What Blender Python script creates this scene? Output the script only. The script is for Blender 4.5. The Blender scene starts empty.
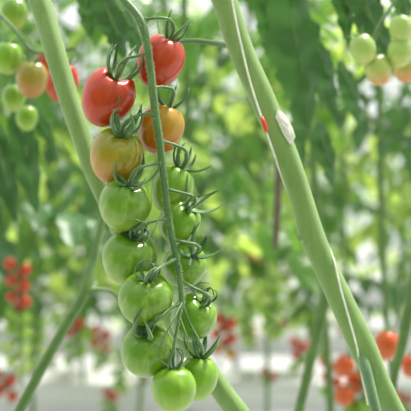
import bpy, math, random
from mathutils import Vector, Matrix, Quaternion

# ------------------------------------------------------------------ camera, sky, sun, exposure
C = bpy.context.scene.collection
SC = bpy.context.scene
CZ = 1.40                      # eye height
LENS, SENSOR = 80.0, 36.0
W = SENSOR / LENS              # picture width per metre of distance
cam_d = bpy.data.cameras.new('camera'); cam = bpy.data.objects.new('camera', cam_d); C.objects.link(cam)
cam.location = (0, 0, CZ); cam.rotation_euler = (math.pi/2, 0, 0)
cam_d.lens = LENS; cam_d.sensor_width = SENSOR; cam_d.clip_start = .02; cam_d.clip_end = 200
cam_d.dof.use_dof = True; cam_d.dof.focus_distance = .595; cam_d.dof.aperture_fstop = 9.2
SC.camera = cam

world = bpy.data.worlds.new('sky'); SC.world = world; world.use_nodes = True
nt = world.node_tree; nt.nodes.clear()
tc = nt.nodes.new('ShaderNodeTexCoord'); sx = nt.nodes.new('ShaderNodeSeparateXYZ')
rp = nt.nodes.new('ShaderNodeValToRGB'); bg = nt.nodes.new('ShaderNodeBackground'); wo = nt.nodes.new('ShaderNodeOutputWorld')
nt.links.new(tc.outputs['Generated'], sx.inputs[0]); nt.links.new(sx.outputs['Z'], rp.inputs[0])
rp.color_ramp.elements[0].position = 0.0; rp.color_ramp.elements[0].color = (.80, .84, .82, 1)
rp.color_ramp.elements[1].position = 0.6; rp.color_ramp.elements[1].color = (1.0, 1.0, .97, 1)
nt.links.new(rp.outputs[0], bg.inputs[0]); bg.inputs[1].default_value = .95
nt.links.new(bg.outputs[0], wo.inputs[0])

sun_d = bpy.data.lights.new('sun', 'SUN'); sun = bpy.data.objects.new('sun', sun_d); C.objects.link(sun)
sun_d.energy = 5.0; sun_d.angle = math.radians(8); sun_d.color = (1, .96, .88)
sun.rotation_euler = Vector((.42, .30, 1.0)).to_track_quat('Z', 'Y').to_euler()

SC.view_settings.view_transform = 'Standard'; SC.view_settings.look = 'None'
SC.view_settings.gamma = 1; SC.view_settings.use_curve_mapping = False
SC.view_settings.exposure = 0.43

# ------------------------------------------------------------------ helpers
def P(px, py, Y):
    """the place at distance Y that lies under a given spot of the view"""
    k = W * Y / 411
    return Vector(((px - 205.5) * k, Y, CZ - (py - 205.5) * k))

def pxm(Y): return W * Y / 411      # metres per pixel at distance Y

class MB:
    def __init__(s): s.v = []; s.f = []; s.mi = []
    def add(s, vs, fs, mi=0):
        o = len(s.v); s.v += [tuple(x) for x in vs]
        s.f += [tuple(i + o for i in f) for f in fs]; s.mi += [mi] * len(fs)
    def build(s, name, mats, parent=None, loc=None):
        me = bpy.data.meshes.new(name); me.from_pydata(s.v, [], s.f)
        for m in (mats if isinstance(mats, (list, tuple)) else [mats]): me.materials.append(m)
        for p, i in zip(me.polygons, s.mi): p.material_index = i; p.use_smooth = True
        me.update()
        o = bpy.data.objects.new(name, me); C.objects.link(o)
        if parent is not None: o.parent = parent
        if loc is not None: o.location = loc
        return o

def tag(o, label=None, cat=None, group=None, kind=None):
    if label: o['label'] = label
    if cat: o['category'] = cat
    if group: o['group'] = group
    if kind: o['kind'] = kind
    return o

def empty(name, loc=(0, 0, 0)):
    o = bpy.data.objects.new(name, None); C.objects.link(o); o.location = loc; o.empty_display_size = .02
    return o

def spline(pts, n=8):
    """Catmull-Rom through rows of numbers (any length)"""
    pts = [tuple(p) for p in pts]
    q = [tuple(2*a - b for a, b in zip(pts[0], pts[1]))] + pts + [tuple(2*a - b for a, b in zip(pts[-1], pts[-2]))]
    out = []
    for i in range(1, len(q) - 2):
        for k in range(n):
            t = k / n
            out.append(tuple(.5*(2*b + (c - a)*t + (2*a - 5*b + 4*c - d)*t*t + (3*b - a - 3*c + d)*t**3)
                             for a, b, c, d in zip(q[i-1], q[i], q[i+1], q[i+2])))
    out.append(pts[-1]); return out

def frames(pts):
    T = []
    for i in range(len(pts)):
        d = pts[min(i+1, len(pts)-1)] - pts[max(i-1, 0)]
        T.append(d.normalized() if d.length > 1e-9 else Vector((0, 0, 1)))
    n = T[0].orthogonal().normalized(); N = [n]
    for i in range(1, len(T)):
        n = n - T[i] * n.dot(T[i])
        n = n.normalized() if n.length > 1e-6 else T[i].orthogonal().normalized()
        N.append(n)
    return T, N

def tube(mb, pts, rad, sides=10, mi=0, ridge=0.0, nr=5):
    pts = [Vector(p) for p in pts]; T, N = frames(pts); vs = []; fs = []
    for i, p in enumerate(pts):
        B = T[i].cross(N[i]); r = rad[i] if isinstance(rad, (list, tuple)) else rad
        for k in range(sides):
            a = 2*math.pi*k/sides; rr = r * (1 + ridge*math.cos(nr*a))
            vs.append(p + (N[i]*math.cos(a) + B*math.sin(a)) * rr)
    for i in range(len(pts)-1):
        for k in range(sides):
            a = i*sides + k; b = i*sides + (k+1) % sides
            fs.append((a, b, b+sides, a+sides))
    n = len(pts); vs.append(pts[0] - T[0]*0.3*(rad[0] if isinstance(rad, (list, tuple)) else rad))
    vs.append(pts[-1] + T[-1]*0.3*(rad[-1] if isinstance(rad, (list, tuple)) else rad))
    for k in range(sides):
        fs.append((n*sides, (k+1) % sides, k))
        fs.append((n*sides+1, (n-1)*sides + k, (n-1)*sides + (k+1) % sides))
    mb.add(vs, fs, mi)

def fuzz(mb, pts, rad, n, length, rnd, w=.00009):
    pts = [Vector(p) for p in pts]; T, N = frames(pts)
    for _ in range(n):
        i = rnd.randrange(len(pts)-1); t = rnd.random(); a = rnd.random()*2*math.pi
        p = pts[i].lerp(pts[i+1], t); r = rad[i] if isinstance(rad, (list, tuple)) else rad
        B = T[i].cross(N[i]); d = (N[i]*math.cos(a) + B*math.sin(a)); l = length*(.5 + rnd.random())
        dd = (d + T[i]*rnd.uniform(-.4, .4) + B*rnd.uniform(-.2, .2)).normalized()
        b = p + d*r*.95; s = T[i].cross(d).normalized()*w; u = T[i]*w
        e = b + dd*l
        mb.add([b - s, b + s, b + u*1.6, e], [(0, 1, 3), (1, 2, 3), (2, 0, 3)])

# ------------------------------------------------------------------ materials
def sock(b, n): return b.inputs[n]
def mat(name, col, rough=.5, var=.0, scale=60., sss=0., sheen=0., coat=0., spec=.5, col2=None, stretch=(1, 1, 1), obvar=0.):
    m = bpy.data.materials.new(name); m.use_nodes = True; t = m.node_tree; b = t.nodes['Principled BSDF']
    sock(b, 'Base Color').default_value = (*col, 1); sock(b, 'Roughness').default_value = rough
    sock(b, 'Specular IOR Level').default_value = spec
    if sss: sock(b, 'Subsurface Weight').default_value = sss; sock(b, 'Subsurface Radius').default_value = (.5, 1, .25); sock(b, 'Subsurface Scale').default_value = .006
    if sheen: sock(b, 'Sheen Weight').default_value = sheen; sock(b, 'Sheen Roughness').default_value = .35; sock(b, 'Sheen Tint').default_value = (.9, 1, .8, 1)
    if coat: sock(b, 'Coat Weight').default_value = coat; sock(b, 'Coat Roughness').default_value = .08
    if var or col2:
        c = t.nodes.new('ShaderNodeTexCoord'); mp = t.nodes.new('ShaderNodeMapping'); nz = t.nodes.new('ShaderNodeTexNoise')
        mp.inputs['Scale'].default_value = stretch
        nz.inputs['Scale'].default_value = scale; nz.inputs['Detail'].default_value = 3
        r = t.nodes.new('ShaderNodeValToRGB')
        a, z = r.color_ramp.elements; a.position = .35; z.position = .65
        if col2: a.color = (*col, 1); z.color = (*col2, 1)
        else:
            a.color = (*[x*(1-var) for x in col], 1); z.color = (*[min(1, x*(1+var)) for x in col], 1)
        t.links.new(c.outputs['Object'], mp.inputs[0]); t.links.new(mp.outputs[0], nz.inputs['Vector'])
        t.links.new(nz.outputs['Fac'], r.inputs[0]); t.links.new(r.outputs[0], sock(b, 'Base Color'))
    return m

def leaf_mat(name, col, tcol, var=.45, trans=.45, rough=.38):
    m = bpy.data.materials.new(name); m.use_nodes = True; t = m.node_tree; b = t.nodes['Principled BSDF']
    out = t.nodes['Material Output']; tr = t.nodes.new('ShaderNodeBsdfTranslucent'); mx = t.nodes.new('ShaderNodeMixShader')
    oi = t.nodes.new('ShaderNodeObjectInfo'); c = t.nodes.new('ShaderNodeTexCoord'); nz = t.nodes.new('ShaderNodeTexNoise')
    nz.inputs['Scale'].default_value = 14.; nz.inputs['Detail'].default_value = 2
    t.links.new(c.outputs['Object'], nz.inputs['Vector'])
    ad = t.nodes.new('ShaderNodeMath'); ad.operation = 'ADD'; t.links.new(oi.outputs['Random'], ad.inputs[0]); t.links.new(nz.outputs['Fac'], ad.inputs[1])
    mr = t.nodes.new('ShaderNodeMapRange'); mr.inputs[1].default_value = .3; mr.inputs[2].default_value = 1.7
    mr.inputs[3].default_value = 1 - var; mr.inputs[4].default_value = 1 + var
    t.links.new(ad.outputs[0], mr.inputs[0])
    for colr, dst in ((col, sock(b, 'Base Color')), (tcol, tr.inputs[0])):
        mm = t.nodes.new('ShaderNodeMix'); mm.data_type = 'RGBA'; mm.blend_type = 'MULTIPLY'; mm.inputs[0].default_value = 1
        mm.inputs[6].default_value = (*colr, 1); t.links.new(mr.outputs[0], mm.inputs[7]); t.links.new(mm.outputs[2], dst)
    sock(b, 'Roughness').default_value = rough; mx.inputs[0].default_value = trans
    t.links.new(b.outputs[0], mx.inputs[1]); t.links.new(tr.outputs[0], mx.inputs[2]); t.links.new(mx.outputs[0], out.inputs[0])
    return m

def fruit_mat(name, bottom, mid, top, streak, blot=.25, side=None, rough=.2):
    """skin: colour from the blossom end to the stem end, pale streaks running lengthwise, ripening blotches"""
    m = bpy.data.materials.new(name); m.use_nodes = True; t = m.node_tree; b = t.nodes['Principled BSDF']
    c = t.nodes.new('ShaderNodeTexCoord'); sp = t.nodes.new('ShaderNodeSeparateXYZ'); t.links.new(c.outputs['Object'], sp.inputs[0])
    mr = t.nodes.new('ShaderNodeMapRange'); mr.inputs[1].default_value = -.019; mr.inputs[2].default_value = .019; t.links.new(sp.outputs['Z'], mr.inputs[0])
    n1 = t.nodes.new('ShaderNodeTexNoise'); n1.inputs['Scale'].default_value = 55; n1.inputs['Detail'].default_value = 3; t.links.new(c.outputs['Object'], n1.inputs['Vector'])
    ma = t.nodes.new('ShaderNodeMath'); ma.operation = 'MULTIPLY_ADD'; ma.inputs[1].default_value = blot*2; t.links.new(n1.outputs['Fac'], ma.inputs[0])
    sb = t.nodes.new('ShaderNodeMath'); sb.operation = 'SUBTRACT'; sb.inputs[1].default_value = blot; t.links.new(mr.outputs[0], sb.inputs[0]); t.links.new(sb.outputs[0], ma.inputs[2])
    r = t.nodes.new('ShaderNodeValToRGB'); e = r.color_ramp.elements
    e[0].position = .1; e[0].color = (*bottom, 1); e[1].position = .95; e[1].color = (*top, 1)
    x = e.new(.5); x.color = (*mid, 1); t.links.new(ma.outputs[0], r.inputs[0])
    mp = t.nodes.new('ShaderNodeMapping'); mp.inputs['Scale'].default_value = (1, 1, .16); t.links.new(c.outputs['Object'], mp.inputs[0])
    n2 = t.nodes.new('ShaderNodeTexNoise'); n2.inputs['Scale'].default_value = 210; n2.inputs['Detail'].default_value = 2; t.links.new(mp.outputs[0], n2.inputs['Vector'])
    r2 = t.nodes.new('ShaderNodeMapRange'); r2.inputs[1].default_value = .5; r2.inputs[2].default_value = .78; r2.inputs[4].default_value = .7; t.links.new(n2.outputs['Fac'], r2.inputs[0])
    mm = t.nodes.new('ShaderNodeMix'); mm.data_type = 'RGBA'; t.links.new(r2.outputs[0], mm.inputs[0]); t.links.new(r.outputs[0], mm.inputs[6]); mm.inputs[7].default_value = (*streak, 1)
    t.links.new(mm.outputs[2], sock(b, 'Base Color'))
    sock(b, 'Roughness').default_value = rough + .12; sock(b, 'Coat Weight').default_value = .6; sock(b, 'Coat Roughness').default_value = .09; sock(b, 'Specular IOR Level').default_value = .3
    sock(b, 'Subsurface Weight').default_value = .2; sock(b, 'Subsurface Radius').default_value = (.8, .9, .3); sock(b, 'Subsurface Scale').default_value = .006
    return m

M_stem = mat('vine_skin', (.18, .30, .085), .5, sheen=.35, col2=(.235, .36, .115), scale=40, stretch=(3, 3, .5))
M_thin = mat('slender_stem_skin', (.10, .19, .045), .5, sheen=.1, var=.2)
M_rachis = mat('truss_stalk_skin', (.065, .15, .045), .5, sheen=.3, col2=(.11, .205, .065), scale=90)
M_sepal = mat('sepal_skin', (.075, .17, .06), .5, sheen=.25, col2=(.12, .25, .09), scale=120)
M_hub = mat('calyx_skin', (.05, .10, .05), .6, sheen=.2, var=.3)
M_fuzz = mat('plant_hair', (.66, .78, .46), .6)
M_scar = mat('leaf_scar_bark', (.62, .56, .50), .8, col2=(.80, .76, .72), scale=220)
M_twine = mat('twine_fibre', (.85, .82, .76), .7, var=.12, scale=300)
M_red = mat('red_plastic', (.80, .07, .03), .4)
M_floor = mat('ground_sheet', (.40, .41, .41), .6, var=.06, scale=3)
M_gutter = mat('gutter_sheet', (.70, .70, .72), .45, var=.04, scale=6)
M_steel = mat('galvanised_steel', (.55, .57, .58), .4)
M_leaf = leaf_mat('leaf_mid', (.06, .175, .028), (.17, .36, .04))
M_leafB = leaf_mat('leaf_bright', (.26, .46, .09), (.55, .72, .13), trans=.5)
M_rib = mat('leaf_rib', (.13, .26, .08), .5)
M_leafD = leaf_mat('leaf_dark', (.048, .135, .036), (.07, .19, .032), var=.2, trans=.3, rough=.42)  # shade on the hanging leaves put into their colour; darker tone in the rows
RED = fruit_mat('tomato_ripe', (.52, .040, .002), (.52, .036, .002), (.42, .022, .002), (.60, .08, .01), .1)
ORANGE = fruit_mat('tomato_orange', (.55, .13, .006), (.54, .21, .008), (.36, .25, .012), (.60, .32, .03), .35)
TURN = fruit_mat('tomato_turning', (.52, .18, .008), (.44, .25, .010), (.19, .24, .010), (.50, .34, .03), .3)
GREEN = fruit_mat('tomato_unripe', (.34, .47, .06), (.18, .335, .018), (.095, .24, .011), (.34, .47, .075), .24)
GREEN2 = fruit_mat('tomato_pale', (.32, .48, .05), (.20, .39, .018), (.14, .32, .012), (.38, .53, .08), .2)
BGREEN = fruit_mat('tomato_cream', (.50, .56, .16), (.40, .54, .14), (.30, .46, .10), (.55, .62, .26), .2)
YELLOW = fruit_mat('tomato_yellowing', (.44, .17, .022), (.36, .23, .03), (.20, .24, .03), (.44, .32, .06), .25)
SCARLET = fruit_mat('tomato_scarlet', (.62, .13, .012), (.60, .09, .010), (.56, .07, .008), (.64, .18, .03), .2)
BTIP = fruit_mat('tomato_blush', (.66, .28, .10), (.48, .52, .14), (.33, .47, .11), (.55, .58, .22), .12)

# ------------------------------------------------------------------ setting: white ground sheet
g = MB(); g.add([(-14, -3, 0), (14, -3, 0), (14, 30, 0), (-14, 30, 0)], [(0, 1, 2, 3)])
tag(g.build('floor', M_floor), kind='structure')
g = MB(); vs = []                                   # unseen green panel added behind the viewer to block front light
for x0, x1, y0, y1, z0, z1 in ((-6, 6, -1.25, -1.2, 0, 3.2),):
    vs = [(x, y, z) for z in (z0, z1) for x, y in ((x0, y0), (x1, y0), (x1, y1), (x0, y1))]
    g.add(vs, [(3, 2, 1, 0), (4, 5, 6, 7), (0, 1, 5, 4), (1, 2, 6, 5), (2, 3, 7, 6), (3, 0, 4, 7)])
tag(g.build('front_light_blocker', mat('light_blocker_green', (.26, .36, .22), .8, var=.3, scale=4)), kind='structure')

def gutter(Y, z, label):
    r = empty('growing_gutter', (0, Y, z)); tag(r, label, 'gutter')
    b = MB(); prof = [(-.14, .10), (-.12, 0), (.12, 0), (.14, .10), (.125, .10), (.11, .02), (-.11, .02), (-.125, .10)]
    L = 1.2 + Y*.5; n = len(prof)
    b.add([(x, y, zz) for x in (-L, L) for y, zz in prof], [(i, (i+1) % n, n+(i+1) % n, n+i) for i in range(n)])
    b.build('trough', M_gutter, r)
    x = -L + .3
    while x < L:
        q = MB(); tube(q, [(x, 0, 0), (x, 0, -z)], .018, 8); q.build('support_leg', M_steel, r); x += 1.1
    s = MB(); hw = .108; s.add([(-L, -hw, .07), (L, -hw, .07), (L, hw, .07), (-L, hw, .07), (-L, -hw, .02), (L, -hw, .02), (L, hw, .02), (-L, hw, .02)],
                              [(0, 1, 2, 3), (4, 5, 1, 0), (2, 6, 7, 3), (4, 0, 3, 7), (1, 5, 6, 2)])
    s.build('growing_slab', M_gutter, r)
    return r
gutter(3.3, .68, 'white growing gutter nearest the truss, lowest of the pale bands')
gutter(4.5, .68, 'white growing gutter behind the first, second pale band from the bottom')
gutter(6.8, .68, 'white growing gutter furthest back, thin pale band between blurred stems')

# ------------------------------------------------------------------ leaves
def leaflet(mb, base, tip, up, width, lobes, rnd, mi=0, nu=11, fold=.22, droop=.12, crinkle=.06, rib=None):
    base, tip = Vector(base), Vector(tip); ax = tip - base; L = ax.length; ax.normalize()
    side = ax.cross(up).normalized(); nrm = side.cross(ax).normalized(); vs = []; fs = []; mid = []
    cr = (-1, -.5, 0, .5, 1); ph = rnd.random()*6
    for i in range(nu + 1):
        s = i / nu
        saw = (s*lobes + ph) % 1.0; w = width*.5 * (2.05*max(s, .004)**.55*(1 - s*.985)**.85) * (1 + .30*(.5 - saw)*(s > .08))
        c = base + ax*(L*s) - nrm*(L*droop*s*s*1.5) + nrm*L*.02*math.sin(s*9 + ph)
        if i < nu: mid.append(c + nrm*.0003)
        for u in cr: vs.append(c + side*w*u + nrm*(abs(u)*w*fold + crinkle*w*math.sin(9*s + 4*u + ph) + crinkle*.8*w*math.sin(23*s + 2.2*u*u + ph*2)))
    for i in range(nu):
        for k in range(4):
            a = i*5 + k; fs.append((a, a+1, a+6, a+5))
    mb.add(vs, fs, mi)
    if rib is not None: tube(mb, mid, [.0011*(1 - .8*i/nu) for i in range(nu)], 5, rib)

def compound(mb, L, rnd, mi_stalk=1, s=1.0):
    """a drooping pinnate tomato leaf growing along +X from the origin"""
    droop = rnd.uniform(.25, .6); pts = []
    for i in range(9):
        t = i/8; pts.append(Vector((L*t*(1-.25*t*droop), .02*math.sin(t*3+droop*9), L*(.22*t - droop*t*t*1.3))))
    tube(mb, pts, [.0030*(1 - .7*i/8)*s for i in range(9)], 5, mi_stalk)
    T, _ = frames(pts)
    for i, wl in ((3, .30), (4, .14), (5, .38), (6, .16), (7, .36)):
        for sd in (-1, 1):
            sv = T[i].cross(Vector((0, 0, 1))).normalized()*sd
            d = (sv*1.0 + T[i]*rnd.uniform(.3, .8) + Vector((0, 0, rnd.uniform(-.7, .05)))).normalized(); l = L*wl*rnd.uniform(.85, 1.15)
            b = pts[i] + d*l*.12
            leaflet(mb, b, b + d*l, Vector((0, 0, 1)), l*.56, 4, rnd, 0)
    d = (T[8] + Vector((0, 0, -.3))).normalized()
    leaflet(mb, pts[8], pts[8] + d*L*.40, Vector((0, 0, 1)), L*.24, 4, rnd, 0)

rl = random.Random(5)
LEAF = {}
for key, m in (('mid', M_leaf), ('bright', M_leafB), ('dark', M_leafD)):
    LEAF[key] = []
    for k in range(4):
        b = MB(); compound(b, .30, rl); me = bpy.data.meshes.new('leaf'); me.from_pydata(b.v, [], b.f)
        me.materials.append(m); me.materials.append(M_thin)
        for p, i in zip(me.polygons, b.mi): p.material_index = i; p.use_smooth = True
        LEAF[key].append((me, b))

def plant(name, x, Y, z0, z1, zf, nleaf, rnd, label, group=None, sep=True, tones=('mid',)*4 + ('bright',)*3 + ('dark',)*3, size=1.0, lean=.04, r=.006):
    root = empty(name, (x, Y, z0)); tag(root, label, 'plant', group)
    pts = [Vector((lean*math.sin(t*3 + x*7), .03*math.sin(t*5 + x), (z1 - z0)*t)) for t in [i/10 for i in range(11)]]
    b = MB(); tube(b, pts, r, 7); b.build('stem', M_thin, root)
    fol = {}
    for i in range(nleaf):
        t = (zf - z0 + (z1 - zf)*(i + .5)/nleaf)/(z1 - z0); p = pts[0].lerp(pts[-1], t)
        p = pts[min(10, int(t*10))]*1; p.z = (z1 - z0)*t
        az = i*2.4 + rnd.uniform(-.4, .4); key = rnd.choice(tones); me, mb0 = rnd.choice(LEAF[key])
        mtx = Matrix.Translation(p) @ Matrix.Rotation(az, 4, 'Z') @ Matrix.Rotation(rnd.uniform(-.2, .5), 4, 'Y') @ Matrix.Scale(size*rnd.uniform(.75, 1.25), 4)
        if sep:
            o = bpy.data.objects.new('leaf', me); C.objects.link(o); o.parent = root; o.matrix_local = mtx
        else:
            f = fol.setdefault(key, MB()); f.add([mtx @ Vector(v) for v in mb0.v], mb0.f)
            f.mi[-len(mb0.f):] = mb0.mi
    for key, f in fol.items(): f.build('foliage', [{'mid': M_leaf, 'bright': M_leafB, 'dark': M_leafD}[key], M_thin], root)
    return root

# ------------------------------------------------------------------ rows of plants, near to far
rp_ = random.Random(11)
near = [(-.32, 1.35, 'blurred tomato plant nearest behind the cluster, beyond the thick pale vine and the blushing fruit'),
        (-.07, 1.55, 'blurred tomato plant behind the red fruits, between the two thick vines'),
        (.16, 1.40, 'blurred tomato plant just behind the vine with the white twine'),
        (.34, 1.60, 'blurred tomato plant behind the hanging blushing tomatoes')]
for x, y, lab in near:
    plant('tomato_plant', x, y, .70, 1.90, 1.38 if x < .1 else 1.52, 9 if x < .1 else 7, rp_, lab, size=.68)
for i in range(6):
    plant('tomato_plant', -.62 + i*.25 + rp_.uniform(-.05, .05), 2.3 + rp_.uniform(-.12, .12), .66, 2.05, 1.40 if i == 4 else 1.30, 9 if i == 4 else 15, rp_,
          'blurred tomato plant in the second row, green leaves above a bare stem', 'second row of tomato plants', size=.8, tones=('bright',) if i == 4 else ('mid',)*4 + ('bright',)*3 + ('dark',)*3)  # fifth plant all bright leaves: sunlit patches put into the leaf colour
for Yr, n, dx, zf, tones in ((3.3, 8, .27, 1.10, ('mid',)*3 + ('bright',)*4 + ('dark',)*3), (4.5, 9, .30, .98, ('mid',)*3 + ('bright',)*4 + ('dark',)*2), (6.8, 12, .34, .60, ('mid',)*3 + ('bright',)*4 + ('dark',)*2), (9.5, 15, .36, .15, ('mid',)*3 + ('bright',)*4 + ('dark',)*2)):
    for i in range(n):
        xp = (i - (n-1)/2)*dx + rp_.uniform(-.06, .06)
        px_ = 205.5 + xp/pxm(Yr)
        if Yr < 5 and 325 < px_ < 395 or Yr < 8 and 345 < px_ < 378: continue          # a gap in the rows: bright ground shows through
        plant('tomato_plant', xp, Yr, .70 if Yr < 9 else .02, 2.15 + .25*rp_.random(), zf, 20 if Yr < 5 else 30, rp_,
              'small blurred tomato plant of the distant rows above the white gutters', 'tomato plants of the distant rows', sep=False, tones=tones)

re_ = random.Random(77)
for x, y in ((-.92, 2.3), (.92, 2.3), (-1.2, 3.3), (-1.48, 3.3), (1.2, 3.3), (-1.5, 4.5), (-1.8, 4.5), (1.5, 4.5)):
    plant('tomato_plant', x, y, .70, 2.1, 1.1, 18, re_, 'small blurred tomato plant of the distant rows above the white gutters', 'tomato plants of the distant rows', sep=False)

# ------------------------------------------------------------------ tomatoes
def tomato_body(rx, h, rnd, taper=.10, dimple=.16, lobes=5, lob=.018, ph=None, zl=0., dw=.36):
    nu, nv = 44, 30; b = MB(); vs = []; fs = []; ph = rnd.random()*6 if ph is None else ph
    for j in range(1, nv):
        th = math.pi*j/nv
        for i in range(nu):
            a = 2*math.pi*i/nu; s = math.sin(th)**.92
            r = rx*s*(1 - taper*(1 - math.cos(th))*.5 + taper*.35)
            r *= 1 + lob*math.cos(lobes*a + ph)*max(0, math.cos(th))*1.2
            z = h*.5*math.cos(th) - (dimple*h*.5*math.exp(-(r/(dw*rx))**2) if th < 1.6 else 0)
            if th < 1.6: z += zl*h*math.cos(lobes*a + ph)*math.exp(-((r/rx - .5)/.26)**2)
            vs.append((r*math.cos(a), r*math.sin(a), z))
    n = len(vs); vs += [(0, 0, h*.5*(1 - dimple)), (0, 0, -h*.5)]
    for j in range(nv - 2):
        for i in range(nu):
            a = j*nu + i; c = j*nu + (i+1) % nu; fs.append((a, a+nu, c+nu, c))
    for i in range(nu):
        fs.append((n, i, (i+1) % nu)); fs.append((n+1, (nv-2)*nu + (i+1) % nu, (nv-2)*nu + i))
    b.add(vs, fs); return b

def sepal(mb, az, L, wid, phi0, curl, rnd, hub=.0022):
    """a pointed green sepal that leaves the calyx outwards and curls back up over the stalk"""
    n = 12; r, z, phi = hub, .0004, phi0; pts = []; side_drift = rnd.uniform(-.25, .25)
    for i in range(n + 1):
        pts.append((r, z)); phi += curl/n*(1.0 if i > 2 else .5); r += math.cos(phi)*L/n; z += math.sin(phi)*L/n
    ca, sa = math.cos(az), math.sin(az); rad = Vector((ca, sa, 0)); tan = Vector((-sa, ca, 0)); vs = []; fs = []
    for i, (rr, zz) in enumerate(pts):
        s = i/n; w = wid*.5*(min(1, .55 + s*2.2))*(1 - s**1.7)**.8 + .00012
        if i < n: d = Vector((pts[i+1][0]-rr, 0, pts[i+1][1]-zz))
        d = d.normalized(); nr = rad*(-d.z) + Vector((0, 0, d.x))
        c = rad*rr + Vector((0, 0, zz)) + tan*(side_drift*L*s*s)
        k = w*.40
        vs += [c - tan*w + nr*k, c, c + tan*w + nr*k, c - nr*(w*.28 + .0002)]
    for i in range(n):
        a = i*4
        fs += [(a, a+1, a+5, a+4), (a+1, a+2, a+6, a+5), (a+2, a+3, a+7, a+6), (a+3, a, a+4, a+7)]
    fs.append((n*4, n*4+1, n*4+2, n*4+3)); mb.add(vs, fs)

def tomato(c, axis, rx, h, m, label, group=None, seed=0, sep=None, simple=False, wid=.0034, **kw):
    rnd = random.Random(seed); o = tomato_body(rx, h, rnd, **kw).build('tomato', m)
    axis = Vector(axis).normalized(); q = Vector((0, 0, 1)).rotation_difference(axis)
    o.rotation_mode = 'QUATERNION'; o.rotation_quaternion = q; o.location = c
    tag(o, label, 'tomato', group)
    hz = h*.5*(1 - kw.get('dimple', .16))
    b = MB(); tube(b, [(0, 0, -.001), (0, 0, .0012), (0, 0, .0026)], [.0026, .0026, .0016], 10)
    if simple:
        for k in range(5): sepal(b, k*1.2566 + rnd.random()*.4, .012, .0032, rnd.uniform(.1, .5), rnd.uniform(.8, 2.2), rnd)
        b.build('calyx', M_sepal, o, (0, 0, hz))
    else:
        ca = b.build('calyx', M_hub, o, (0, 0, hz))
        for (az, L, phi0, curl) in sep:
            s = MB(); sepal(s, az, L, wid, phi0, curl, rnd); s.build('sepal', M_sepal, ca)
    return o, Vector(c) + axis*(hz + .0022)

# id: centre px, radius px, height px, calyx px, depth, skin, label
G = 'tomatoes of the sharp hanging truss'
TR = [
 ('t1', (160, 62), 24, 55, (170, 39), .621, RED, 'glossy ripe red tomato at the top of the truss, partly behind its stalk'),
 ('t2', (107, 99), 27, 58, (119, 73), .612, RED, 'heart-shaped ripe red tomato hanging alone beside the thick pale vine'),
 ('t3', (161, 129), 23, 52, (170, 103), .622, ORANGE, 'orange tomato half hidden behind the truss stalk, under the topmost red one'),
 ('t4', (116, 157), 27, 58, (124, 130), .606, TURN, 'tomato turning from olive green to orange, under the heart-shaped red one'),
 ('t5', (125, 205), 27, 54, (132, 180), .600, GREEN, 'green tomato directly under the one turning orange'),
 ('t6', (172, 189), 21, 50, (182, 166), .624, GREEN2, 'light green tomato behind the stalk, directly under the orange tomato'),
 ('t7', (179, 222), 21, 46, (189, 209), .619, GREEN2, 'light green tomato behind the stalk, second under the orange tomato'),
 ('t8', (129, 258), 28, 55, (137, 233), .608, GREEN, 'large green tomato in the middle of the longer column, third green from the turning one'),
 ('t9', (184, 266), 22, 50, (194, 255), .620, GREEN2, 'light green tomato behind the stalk with upright pointed sepals, third under the orange one'),
 ('t10', (145, 299), 28, 54, (149, 279), .590, GREEN, 'green tomato with tightly coiled sepals, above the lowest cluster'),
 ('t11', (193, 318), 23, 52, (203, 302), .616, GREEN2, 'light green tomato under coiled sepals, just above the lowest pair'),
 ('t12', (147, 351), 27, 55, (148, 327), .594, GREEN, 'green tomato with a dark upright sepal, beside and above the lowest one'),
 ('t13', (174, 389), 23, 47, (173, 366), .584, GREEN2, 'bright green tomato at the very bottom tip of the truss'),
 ('t14', (198, 378), 20, 46, (201, 357), .607, GREEN2, 'bright green tomato tucked behind the lowest one, sepal hooked outwards'),
]
TR = [list(t) for t in TR]
CAL = {}
for i, (k, c, rpx, hpx, cal, Y, m, lab) in enumerate(TR):
    s = pxm(Y); rx, h = rpx*s, hpx*s; ctr = P(*c, Y)
    d = Vector(((cal[0]-c[0])*s, 0, -(cal[1]-c[1])*s)); L = h*.5*.86
    if k in ('t4', 't5', 't8', 't10', 't12'): d *= min(1, (.80 if k == 't12' else .88)*L/d.length)   # stem end leans out over the fruit above
    dl = d.length
    if dl < L: d.y = -math.sqrt(L*L - dl*dl)
    rnd = random.Random(40 + i); n = 5 + (i % 2); a0 = rnd.random()*6
    coil = k in ('t8', 't10', 't11', 't13'); ring = k in ('t2', 't4', 't5', 't12')
    if not coil: a0 = rnd.uniform(-.25, .25)
    sp = [(a0 + j*2*math.pi/n + rnd.uniform(-.25, .25),
           rnd.uniform(.025, .031) if ring else rnd.uniform(.019, .026), rnd.uniform(0, .6) if coil else rnd.uniform(.15, .7), rnd.uniform(2.2, 4.2) if coil else rnd.uniform(1.4, 2.3) if ring else rnd.uniform(.9, 1.8)) for j in range(n)]
    if k == 't12': sp[0] = (a0, .020, 1.25, .25)
    shape = dict(t2=dict(dimple=.34, taper=.26, lob=.05, lobes=2, ph=0., zl=.085, dw=.42), t1=dict(dimple=.2, taper=.2, lob=.02, lobes=2, ph=0., zl=.025),
                 t4=dict(dimple=.2, taper=.16, lob=.02, lobes=2, ph=0., zl=.035)).get(k, dict(dimple=.18, taper=.14, lob=.022))
    o, cp = tomato(ctr, d, rx, h, m, lab, G, 100 + i, sp, wid=.0027 if coil else .0040, **shape)
    CAL[k] = (cp, d.normalized())

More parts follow.
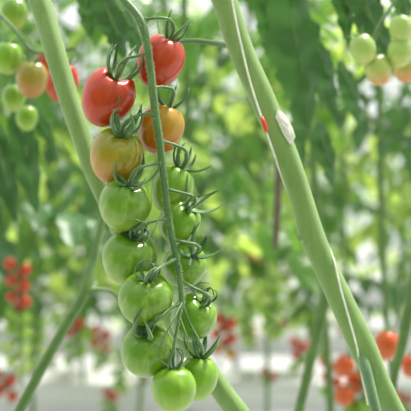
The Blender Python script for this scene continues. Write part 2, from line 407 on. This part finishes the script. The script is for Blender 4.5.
# ------------------------------------------------------------------ the truss stalk with its fruit stalks
truss = empty('fruit_truss', P(122, -2, .612)); tag(truss, 'hairy green truss stalk carrying the red to green tomatoes', 'truss')
off = truss.location
def local(ps): return [Vector(p) - off for p in ps]
RAW = [(60, -75, .66, 5.4), (98, -30, .625, 5.2), (122, -2, .608, 5.0), (140, 20, .60, 5.4), (147, 45, .597, 4.6), (151, 75, .596, 4.6), (155, 110, .596, 4.6), (160, 145, .596, 4.3),
       (164, 180, .596, 4.3), (168, 215, .595, 4.0), (173, 243, .595, 3.8), (178, 268, .593, 3.6), (181, 290, .591, 3.4), (182, 304, .590, 3.2)]
sp = spline(RAW, 8); rpts = local([P(a, b, y) for a, b, y, r in sp]); rrad = [.86*r*pxm(y) for a, b, y, r in sp]
b = MB(); tube(b, rpts, rrad, 14, ridge=.04); b.build('rachis', M_rachis, truss)
rf = random.Random(3); fz = MB(); fuzz(fz, rpts, rrad, 2400, .0012, rf)
def at_rachis(py):
    i = min(range(len(sp)), key=lambda j: abs(sp[j][1] - py)); return rpts[i] + off, rrad[i]
PED = {'t1': (20, [(158, 18, .60), (170, 20, .605), (174, 27, .611)]),
       't2': (53, [(138, 56, .596), (126, 59, .598), (119, 64, .604)]),
       't3': (86, [(163, 87, .60), (173, 90, .604), (174, 96, .611)]),
       't4': (113, [(145, 114, .592), (132, 118, .590), (126, 124, .593)]),
       't5': (164, [(150, 165, .590), (139, 168, .586), (133, 174, .585)]),
       't6': (141, [(172, 144, .60), (185, 150, .602), (188, 158, .606)]),
       't7': (188, [(178, 192, .598), (192, 196, .598), (196, 201, .600)]),
       't8': (219, [(158, 220, .590), (146, 224, .586), (139, 229, .588)]),
       't9': (239, [(184, 242, .596), (196, 245, .597), (200, 249, .600)]),
       't10': (259, [(166, 264, .584), (155, 271, .574), (150, 277, .574)]),
       't11': (281, [(190, 286, .594), (202, 292, .594), (206, 296, .597)]),
       't12': (303, [(170, 309, .583), (158, 319, .576), (151, 326, .577)]),
       't13': (304, [(178, 325, .582), (174, 345, .577), (173, 358, .575)]),
       't14': (304, [(189, 322, .588), (197, 338, .588), (201, 350, .592)])}
for k, (py, mid) in PED.items():
    st, r0 = at_rachis(py); cp, ax = CAL[k]
    cp = cp + ax*.0004
    pts = spline([tuple(st)] + [tuple(P(*q)) for q in mid[:2]] + [tuple((P(*mid[2]) + cp + ax*.005)*.5)] + [tuple(cp)], 6)
    n = len(pts); rad = []
    for i in range(n):
        s = i/(n-1); rad.append(.00085 + .0007*math.exp(-(s/.10)**2) + .0006*math.exp(-((s - .66)/.07)**2) + .0004*s)
    b = MB(); lp = local([Vector(p) for p in pts]); tube(b, lp, rad, 9); b.build('pedicel', M_rachis, truss)
    fuzz(fz, lp, rad, 130, .0008, rf)
# two withered thread-like tendrils looping over the lowest fruits
for loop in ([(182, 303, .588), (172, 322, .574), (160, 345, .570), (158, 358, .568), (168, 366, .569)],
             [(180, 318, .582), (186, 335, .575), (188, 350, .573), (181, 362, .573)],
             [(158, 221, .588), (154, 230, .584), (148, 240, .582), (146, 243, .583)],
             [(146, 224, .585), (137, 220, .580), (127, 221, .580)]):
    q = spline(loop, 8); b = MB(); tube(b, local([P(*p) for p in q]), [.0006*(1 - .6*i/len(q)) for i in range(len(q))], 6); b.build('tendril', M_rachis, truss)
tag(fz.build('fuzz', M_fuzz, truss), kind='stuff')

# ------------------------------------------------------------------ thick vines
def vine(name, raw, label, m=M_stem, nf=4000, sides=18, ridge=.02):
    root = empty(name, P(*raw[0][:3])); tag(root, label, 'vine'); o = root.location
    s = spline(raw, 8); pts = [P(a, b, y) - o for a, b, y, r in s]; rad = [r*pxm(y) for a, b, y, r in s]
    b = MB(); tube(b, pts, rad, sides, ridge=ridge); b.build('stem', m, root)
    if nf:
        f = MB(); fuzz(f, pts, rad, nf, .0013, random.Random(8)); tag(f.build('fuzz', M_fuzz, root), kind='stuff')
    return root, o
vl, vlo = vine('tomato_vine', [(10, -75, .70, 11), (30, -25, .70, 11), (44, 15, .695, 11), (57, 60, .69, 10.5), (74, 115, .685, 10), (100, 185, .68, 10), (150, 285, .68, 10), (210, 375, .68, 10.5), (262, 445, .68, 11)],
               'thick pale green vine crossing behind the two red tomatoes')
vr, vro = vine('tomato_vine', [(205, -45, .665, 12), (224, 0, .665, 12.5), (240, 48, .665, 12.5), (262, 98, .665, 12.5), (284, 150, .665, 12), (300, 195, .665, 11.5), (312, 236, .665, 12.5), (324, 264, .665, 12), (343, 305, .665, 12.5),
                               (364, 350, .665, 13.5), (380, 385, .668, 11.5), (402, 430, .67, 11.5)], 'thick green vine with a pale scar and white twine wound along it')
# parts of the vine with the twine: leaf scar, side shoot, stub of a cut leaf, leaf stalk
b = MB(); c = P(285, 127, .6575); vs = []; fs = []
A = (P(292, 143, .66) - P(278, 112, .66)).normalized(); Nn = Vector((.45, -.85, .1)).normalized(); S = A.cross(Nn).normalized(); rs = random.Random(2)
for j in range(7):
    for i in range(14):
        a = 2*math.pi*i/14; q = (j+1)/7
        vs.append(c - vro + A*math.cos(a)*.0120*q*(1+.25*rs.random()) + S*math.sin(a)*.0042*q*(1+.5*rs.random()) + Nn*(.0012*(1 - q*q) + .0007*rs.random()))
for j in range(6):
    for i in range(14): fs.append((j*14+i, j*14+(i+1) % 14, (j+1)*14+(i+1) % 14, (j+1)*14+i))
vs.append(c - vro + Nn*.0014)
for i in range(14): fs.append((98, (i+1) % 14, i))
b.add(vs, fs); o = b.build('leaf_scar', M_scar, vr); o['label'] = 'whitish healed leaf scar'
b = MB(); q = spline([(361, 350, .662, 5), (365, 366, .655, 5.5), (371, 390, .65, 5), (379, 425, .645, 5)], 8)
tube(b, [P(*p[:3]) - vro for p in q], [p[3]*pxm(.655) for p in q], 12); b.build('side_shoot', mat('side_shoot_skin', (.14, .24, .12), .5, sheen=.6, var=.15), vr)
b = MB(); q = spline([(312, 234, .663, 7), (304, 237, .66, 5), (297, 238, .66, 3)], 6)
tube(b, [P(*p[:3]) - vro for p in q], [p[3]*pxm(.66) for p in q], 10); b.build('leaf_stub', M_stem, vr)
b = MB(); q = spline([(232, 46, .672, 3.2), (212, 43, .69, 2.8), (190, 41, .70, 2.6), (168, 44, .71, 2.2)], 8)
tube(b, [P(*p[:3]) - vro for p in q], [p[3]*pxm(.69) for p in q], 9); b.build('leaf_stalk', M_rachis, vr)

tw = empty('support_twine', P(231, -10, .65)); tag(tw, 'thin white support twine winding along the scarred vine', 'twine')
q = spline([(226, -40, .652), (232, 0, .650), (240, 40, .649), (251, 85, .650), (263, 122, .652), (272, 148, .656), (287, 190, .668), (305, 222, .677), (324, 240, .672), (333, 258, .660), (341, 290, .6515), (350, 322, .650), (357, 348, .652), (361, 372, .668), (368, 405, .68)], 8)
b = MB(); tube(b, [P(*p) - tw.location for p in q], 1.0*pxm(.65), 8); b.build('cord', M_twine, tw)
b = MB(); q = [(262, 117, .6505), (263.5, 122, .650), (265.5, 128, .6505), (267, 132, .652)]
tube(b, [P(*p) - tw.location for p in q], [.0010, .0017, .0017, .0010], 10); o = b.build('clip', M_red, tw); o['label'] = 'small red clip on the twine'

# slender stems further back
def slender(raw, label, br=(), m=M_thin):
    root, o = vine('tomato_vine', raw, label, m, 0, 10)
    for r in br:
        q = spline(r, 8); b = MB(); tube(b, [P(*p[:3]) - o for p in q], [p[3]*pxm(p[2]) for p in q], 8); b.build('side_shoot', M_thin, root)
slender([(125, 150, .86, 3), (104, 215, .85, 3.2), (93, 262, .84, 4), (85, 292, .83, 5), (62, 332, .82, 5), (38, 375, .81, 5), (12, 425, .80, 5)], 'slender slanting green stem beyond the lower green tomatoes',
        [[(86, 292, .83, 4), (98, 290, .83, 2.5), (112, 292, .835, 2), (122, 305, .84, 1.6)]])
slender([(325, 250, 1.0, 3), (326, 290, 1.0, 5.5), (318, 330, 1.0, 5.5), (309, 368, .99, 5), (296, 425, .98, 5)], 'slender green stem standing just behind the scarred vine')
slender([(418, 250, .95, 4), (411, 300, .95, 5), (402, 345, .95, 5), (394, 380, .95, 4), (392, 430, .95, 3)], 'slender green stem at the picture edge beside the red-orange tomatoes')
slender([(280, 150, 1.25, 4), (278, 190, 1.25, 4), (276, 235, 1.25, 3.5), (276, 250, 1.25, 2.5)], 'thin brownish stem hanging between the truss and the scarred vine', m=mat('withered_stem', (.13, .10, .07), .7, var=.2))

# ------------------------------------------------------------------ single leaves hanging close behind
def hang_leaf(label, leaflets, stalk, Y, m):
    root = empty('tomato_leaf', P(*stalk[0], Y)); tag(root, label, 'leaf'); o = root.location
    q = spline([(a, c, Y + .03) for a, c in stalk], 6); b = MB(); tube(b, [P(*p) - o for p in q], .0014, 7); b.build('leaf_stalk', M_thin, root)
    rnd = random.Random(len(label))
    for (bx, by, tx, ty, w, dy0, dy1) in leaflets:
        b = MB(); leaflet(b, P(bx, by, Y + dy0) - o, P(tx, ty, Y + dy1) - o, Vector((.25, -1, .35)), w*pxm(Y), 4, rnd, nu=26, fold=-.3, droop=.05, crinkle=.13, rib=1); b.build('leaflet', [m, M_rib], root)
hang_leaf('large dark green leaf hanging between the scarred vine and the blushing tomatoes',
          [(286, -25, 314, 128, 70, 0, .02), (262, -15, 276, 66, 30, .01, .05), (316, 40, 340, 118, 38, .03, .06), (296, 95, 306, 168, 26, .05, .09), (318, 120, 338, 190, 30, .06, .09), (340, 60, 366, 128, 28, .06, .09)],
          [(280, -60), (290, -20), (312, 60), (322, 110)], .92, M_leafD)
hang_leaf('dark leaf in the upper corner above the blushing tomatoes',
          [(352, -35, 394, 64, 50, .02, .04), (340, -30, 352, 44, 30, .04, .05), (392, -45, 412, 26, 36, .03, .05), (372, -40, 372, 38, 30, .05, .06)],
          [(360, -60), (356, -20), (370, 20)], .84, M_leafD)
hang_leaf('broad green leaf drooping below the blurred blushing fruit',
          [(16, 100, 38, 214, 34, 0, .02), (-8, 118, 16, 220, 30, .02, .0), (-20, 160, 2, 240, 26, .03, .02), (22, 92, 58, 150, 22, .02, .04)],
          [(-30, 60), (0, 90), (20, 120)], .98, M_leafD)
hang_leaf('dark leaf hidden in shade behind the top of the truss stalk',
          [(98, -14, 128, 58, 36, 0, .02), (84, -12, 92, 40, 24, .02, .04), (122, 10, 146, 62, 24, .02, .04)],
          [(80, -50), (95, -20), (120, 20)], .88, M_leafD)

# ------------------------------------------------------------------ blurred trusses
def bg_truss(px, py0, py1, Y, cols, label, gname, d=.030, seed=0, stalk='thin stalk of the blurred truss', pitch=None):
    pitch = pitch or d*.43
    rnd = random.Random(seed); root = empty('fruit_truss', P(px, py0 - 8, Y)); tag(root, stalk, 'truss'); o = root.location
    n = len(cols); p0 = P(px, py0, Y)
    b = MB(); tube(b, [Vector((.01*math.sin(t*2), 0, -t*(pitch*n + .03))) for t in [i/6 for i in range(7)]], .002, 6); b.build('rachis', M_rachis, root)
    for i, m in enumerate(cols):
        sd = (-1, 1, .1)[i % 3]
        c = p0 + Vector((sd*d*.56 + rnd.uniform(-.1, .1)*d, (.8*d if i % 3 == 2 else 0), -i*pitch))
        bgt(c, m, label, gname, d*rnd.uniform(.86, 1.0), (-sd*.5, -.1, 1))
PROTO = {}
def bgt(c, m, label, gname, d, axis=(0, 0, 1), tall=1.0):
    key = m.name
    if key not in PROTO:
        o, _ = tomato((0, 0, 0), (0, 0, 1), .015, .032, m, label, gname, 7, simple=True); PROTO[key] = o; first = True
        o['_'] = 1; del o['_']
    else:
        s = PROTO[key]; o = s.copy(); C.objects.link(o)
        for ch in s.children:
            k = ch.copy(); C.objects.link(k); k.parent = o
    tag(o, label, 'tomato', gname); o.location = c; o.scale = (d/.03, d/.03, d/.03*tall)
    o.rotation_quaternion = Vector((0, 0, 1)).rotation_difference(Vector(axis).normalized())
    return o
def single(px, py, Y, dpx, m, label, gname=None, axis=(0, 0, 1), tall=1.12):
    return bgt(P(px, py, Y), m, label, gname, dpx*pxm(Y), axis, tall)

# blushing fruit on the neighbouring truss beyond the thick pale vine
root = empty('fruit_truss', P(20, 10, .86)); tag(root, 'thin stalk of the neighbouring truss with green and blushing fruit', 'truss')
q = spline([(-25, -10, .88), (10, 25, .87), (32, 50, .875), (58, 52, .88), (75, 48, .88)], 6); b = MB(); tube(b, [P(*p) - root.location for p in q], .0018, 7); b.build('rachis', M_rachis, root)
single(8, 58, .86, 28, GREEN2, 'plain green tomato at the picture edge, beside a yellowish one', axis=(.2, -.1, 1))
single(32, 79, .85, 32, YELLOW, 'yellowish tomato blushing orange beside the thick pale vine', axis=(.1, -.2, 1))
single(62, 82, .90, 34, RED, 'blurred red tomato half hidden behind the thick pale vine', axis=(.2, 0, 1))
single(46, 64, .93, 24, RED, 'small dark red tomato peeping past the thick pale vine', axis=(.2, 0, 1))
single(14, 98, .90, 24, GREEN, 'dim green tomato under the plain green one at the edge', axis=(.1, 0, 1))
single(27, 118, .95, 22, GREEN2, 'faint pale green tomato lowest below the yellowish one', axis=(.1, 0, 1))
single(14, 14, .95, 28, GREEN, 'dull green tomato high above the plain green one', axis=(.1, 0, 1))
# blushing fruit hanging under the dark leaf
root = empty('fruit_truss', P(390, -10, .83)); tag(root, 'thin stalk holding the pale fruit under the dark corner leaf', 'truss')
q = spline([(420, -30, .84), (396, 0, .83), (380, 25, .82), (372, 45, .83)], 6); b = MB(); tube(b, [P(*p) - root.location for p in q], .0018, 7); b.build('rachis', M_rachis, root)
single(363, 49, .81, 26, BGREEN, 'pale green pointed tomato under the dark corner leaf', axis=(-.45, -.1, 1))
single(378, 70, .82, 27, BTIP, 'pale tomato with an orange blushed tip, lower of the pair under the leaf', axis=(-.35, -.1, 1))
single(401, 29, .81, 24, BGREEN, 'pale green tomato highest in the bunch by the picture edge', axis=(0, 0, 1))
single(400, 52, .815, 26, BGREEN, 'pale green tomato in the middle of the bunch by the picture edge', axis=(.2, 0, 1))
single(407, 66, .84, 28, BTIP, 'orange tipped tomato lowest in the bunch by the picture edge', axis=(.2, 0, 1))

bg_truss(18, 264, 0, 1.6, [RED]*9 + [GREEN2]*6 + [BGREEN]*6, 'tomato of the blurred truss hanging alone at the picture edge below the broad leaf', 'tomatoes of the lone truss by the edge', d=.022, seed=1, stalk='stalk of the lone blurred red and green truss by the edge')
bg_truss(75, 318, 0, 2.5, [RED]*4 + [GREEN2]*6, 'tomato of the small blurred truss just beyond the slanting slender stem', 'tomatoes of the truss by the slanting stem', seed=2, stalk='stalk of the small truss beyond the slanting stem')
bg_truss(102, 330, 0, 2.9, [RED]*4 + [ORANGE]*2 + [GREEN2]*4, 'tiny blurred tomato between the slanting stem and the lowest green fruits', 'tomatoes between stem and lowest fruits', seed=3, stalk='stalk of the tiny truss near the lowest green fruits')
bg_truss(5, 375, 0, 2.2, [RED]*5, 'blurred red tomato in the bottom corner under the lone truss', 'red tomatoes in the bottom corner', seed=4, stalk='stalk of the red truss in the bottom corner')
bg_truss(224, 318, 0, 2.3, [RED]*6 + [ORANGE]*2, 'blurred red tomato hanging just beside the lowest pair of green fruits', 'red tomatoes beside the lowest pair', seed=5, stalk='stalk of the blurred red truss beside the lowest pair')
bg_truss(264, 228, 0, 2.6, [RED]*2, 'small red tomato spot high among leaves beside the thin brownish stem', 'red spots by the brownish stem', seed=6, stalk='stalk of the two red spots by the brownish stem')
bg_truss(258, 256, 0, 3.0, [ORANGE]*2, 'small orange tomato spot lower by the thin brownish stem', 'orange spots by the brownish stem', seed=7, stalk='stalk of the two orange spots by the brownish stem')
bg_truss(300, 342, 0, 2.8, [RED]*4 + [GREEN2]*3, 'tiny blurred tomato beside the slender stem behind the scarred vine', 'tomatoes by the slender stem', seed=8, stalk='stalk of the tiny truss by the slender stem')
bg_truss(331, 362, 0, 2.4, [RED]*6 + [GREEN2]*3, 'blurred tomato between the slender stem and the scarred vine foot', 'tomatoes between stem and scarred vine', seed=9, stalk='stalk of the truss between slender stem and scarred vine')
bg_truss(357, 366, 0, 1.35, [SCARLET, ORANGE, SCARLET, SCARLET, GREEN2, GREEN2], 'blurred orange-red tomato peeping past the side shoot of the scarred vine', 'tomatoes by the side shoot', seed=10, d=.034, stalk='stalk of the truss beside the side shoot')
single(387, 345, 1.15, 25, SCARLET, 'shiny red-orange tomato between the scarred vine and the edge stem')
single(379, 355, 1.17, 15, ORANGE, 'small orange tomato tucked under the shiny red-orange one')
single(411, 366, 1.2, 20, SCARLET, 'red tomato cut off by the picture edge beyond the edge stem')
for j, (px, py, Y) in enumerate(((268, 372, 3.2), (145, 385, 3.3), (110, 392, 3.1), (250, 330, 4.3), (280, 320, 4.4), (190, 395, 3.3), (50, 350, 4.3), (345, 330, 4.4), (405, 395, 3.1), (30, 330, 4.4))):
    bg_truss(px, py, 0, Y, [RED]*2 + [ORANGE]*1 + [GREEN2]*5, 'speck-sized blurred tomato hanging under the distant plants above the white gutters', 'speck-sized tomatoes of the distant rows', seed=20 + j, stalk='stalk of a speck-sized truss under the distant plants')
for j, (px, py, Y, lab) in enumerate(((272, 285, 2.0, 'pale truss under the thin brownish stem'), (36, 318, 2.1, 'pale truss between lone red truss and slanting stem'),
        (247, 300, 2.5, 'pale truss between brownish stem and lowest pair'), (120, 352, 2.6, 'pale truss just beyond the lowest sharp tomatoes'), (320, 318, 2.6, 'pale truss crossing behind the slender stem'))):
    bg_truss(px, py, 0, Y, ([GREEN2]*3 + [BGREEN])*3, 'blurred unripe tomato of the ' + lab, 'unripe tomatoes of the ' + lab, seed=60 + j, d=.024, stalk='stalk of the ' + lab)
for o in C.objects:
    if o.get('label', '').startswith('stalk of a speck-sized'): o['group'] = 'stalks of the speck-sized trusses'
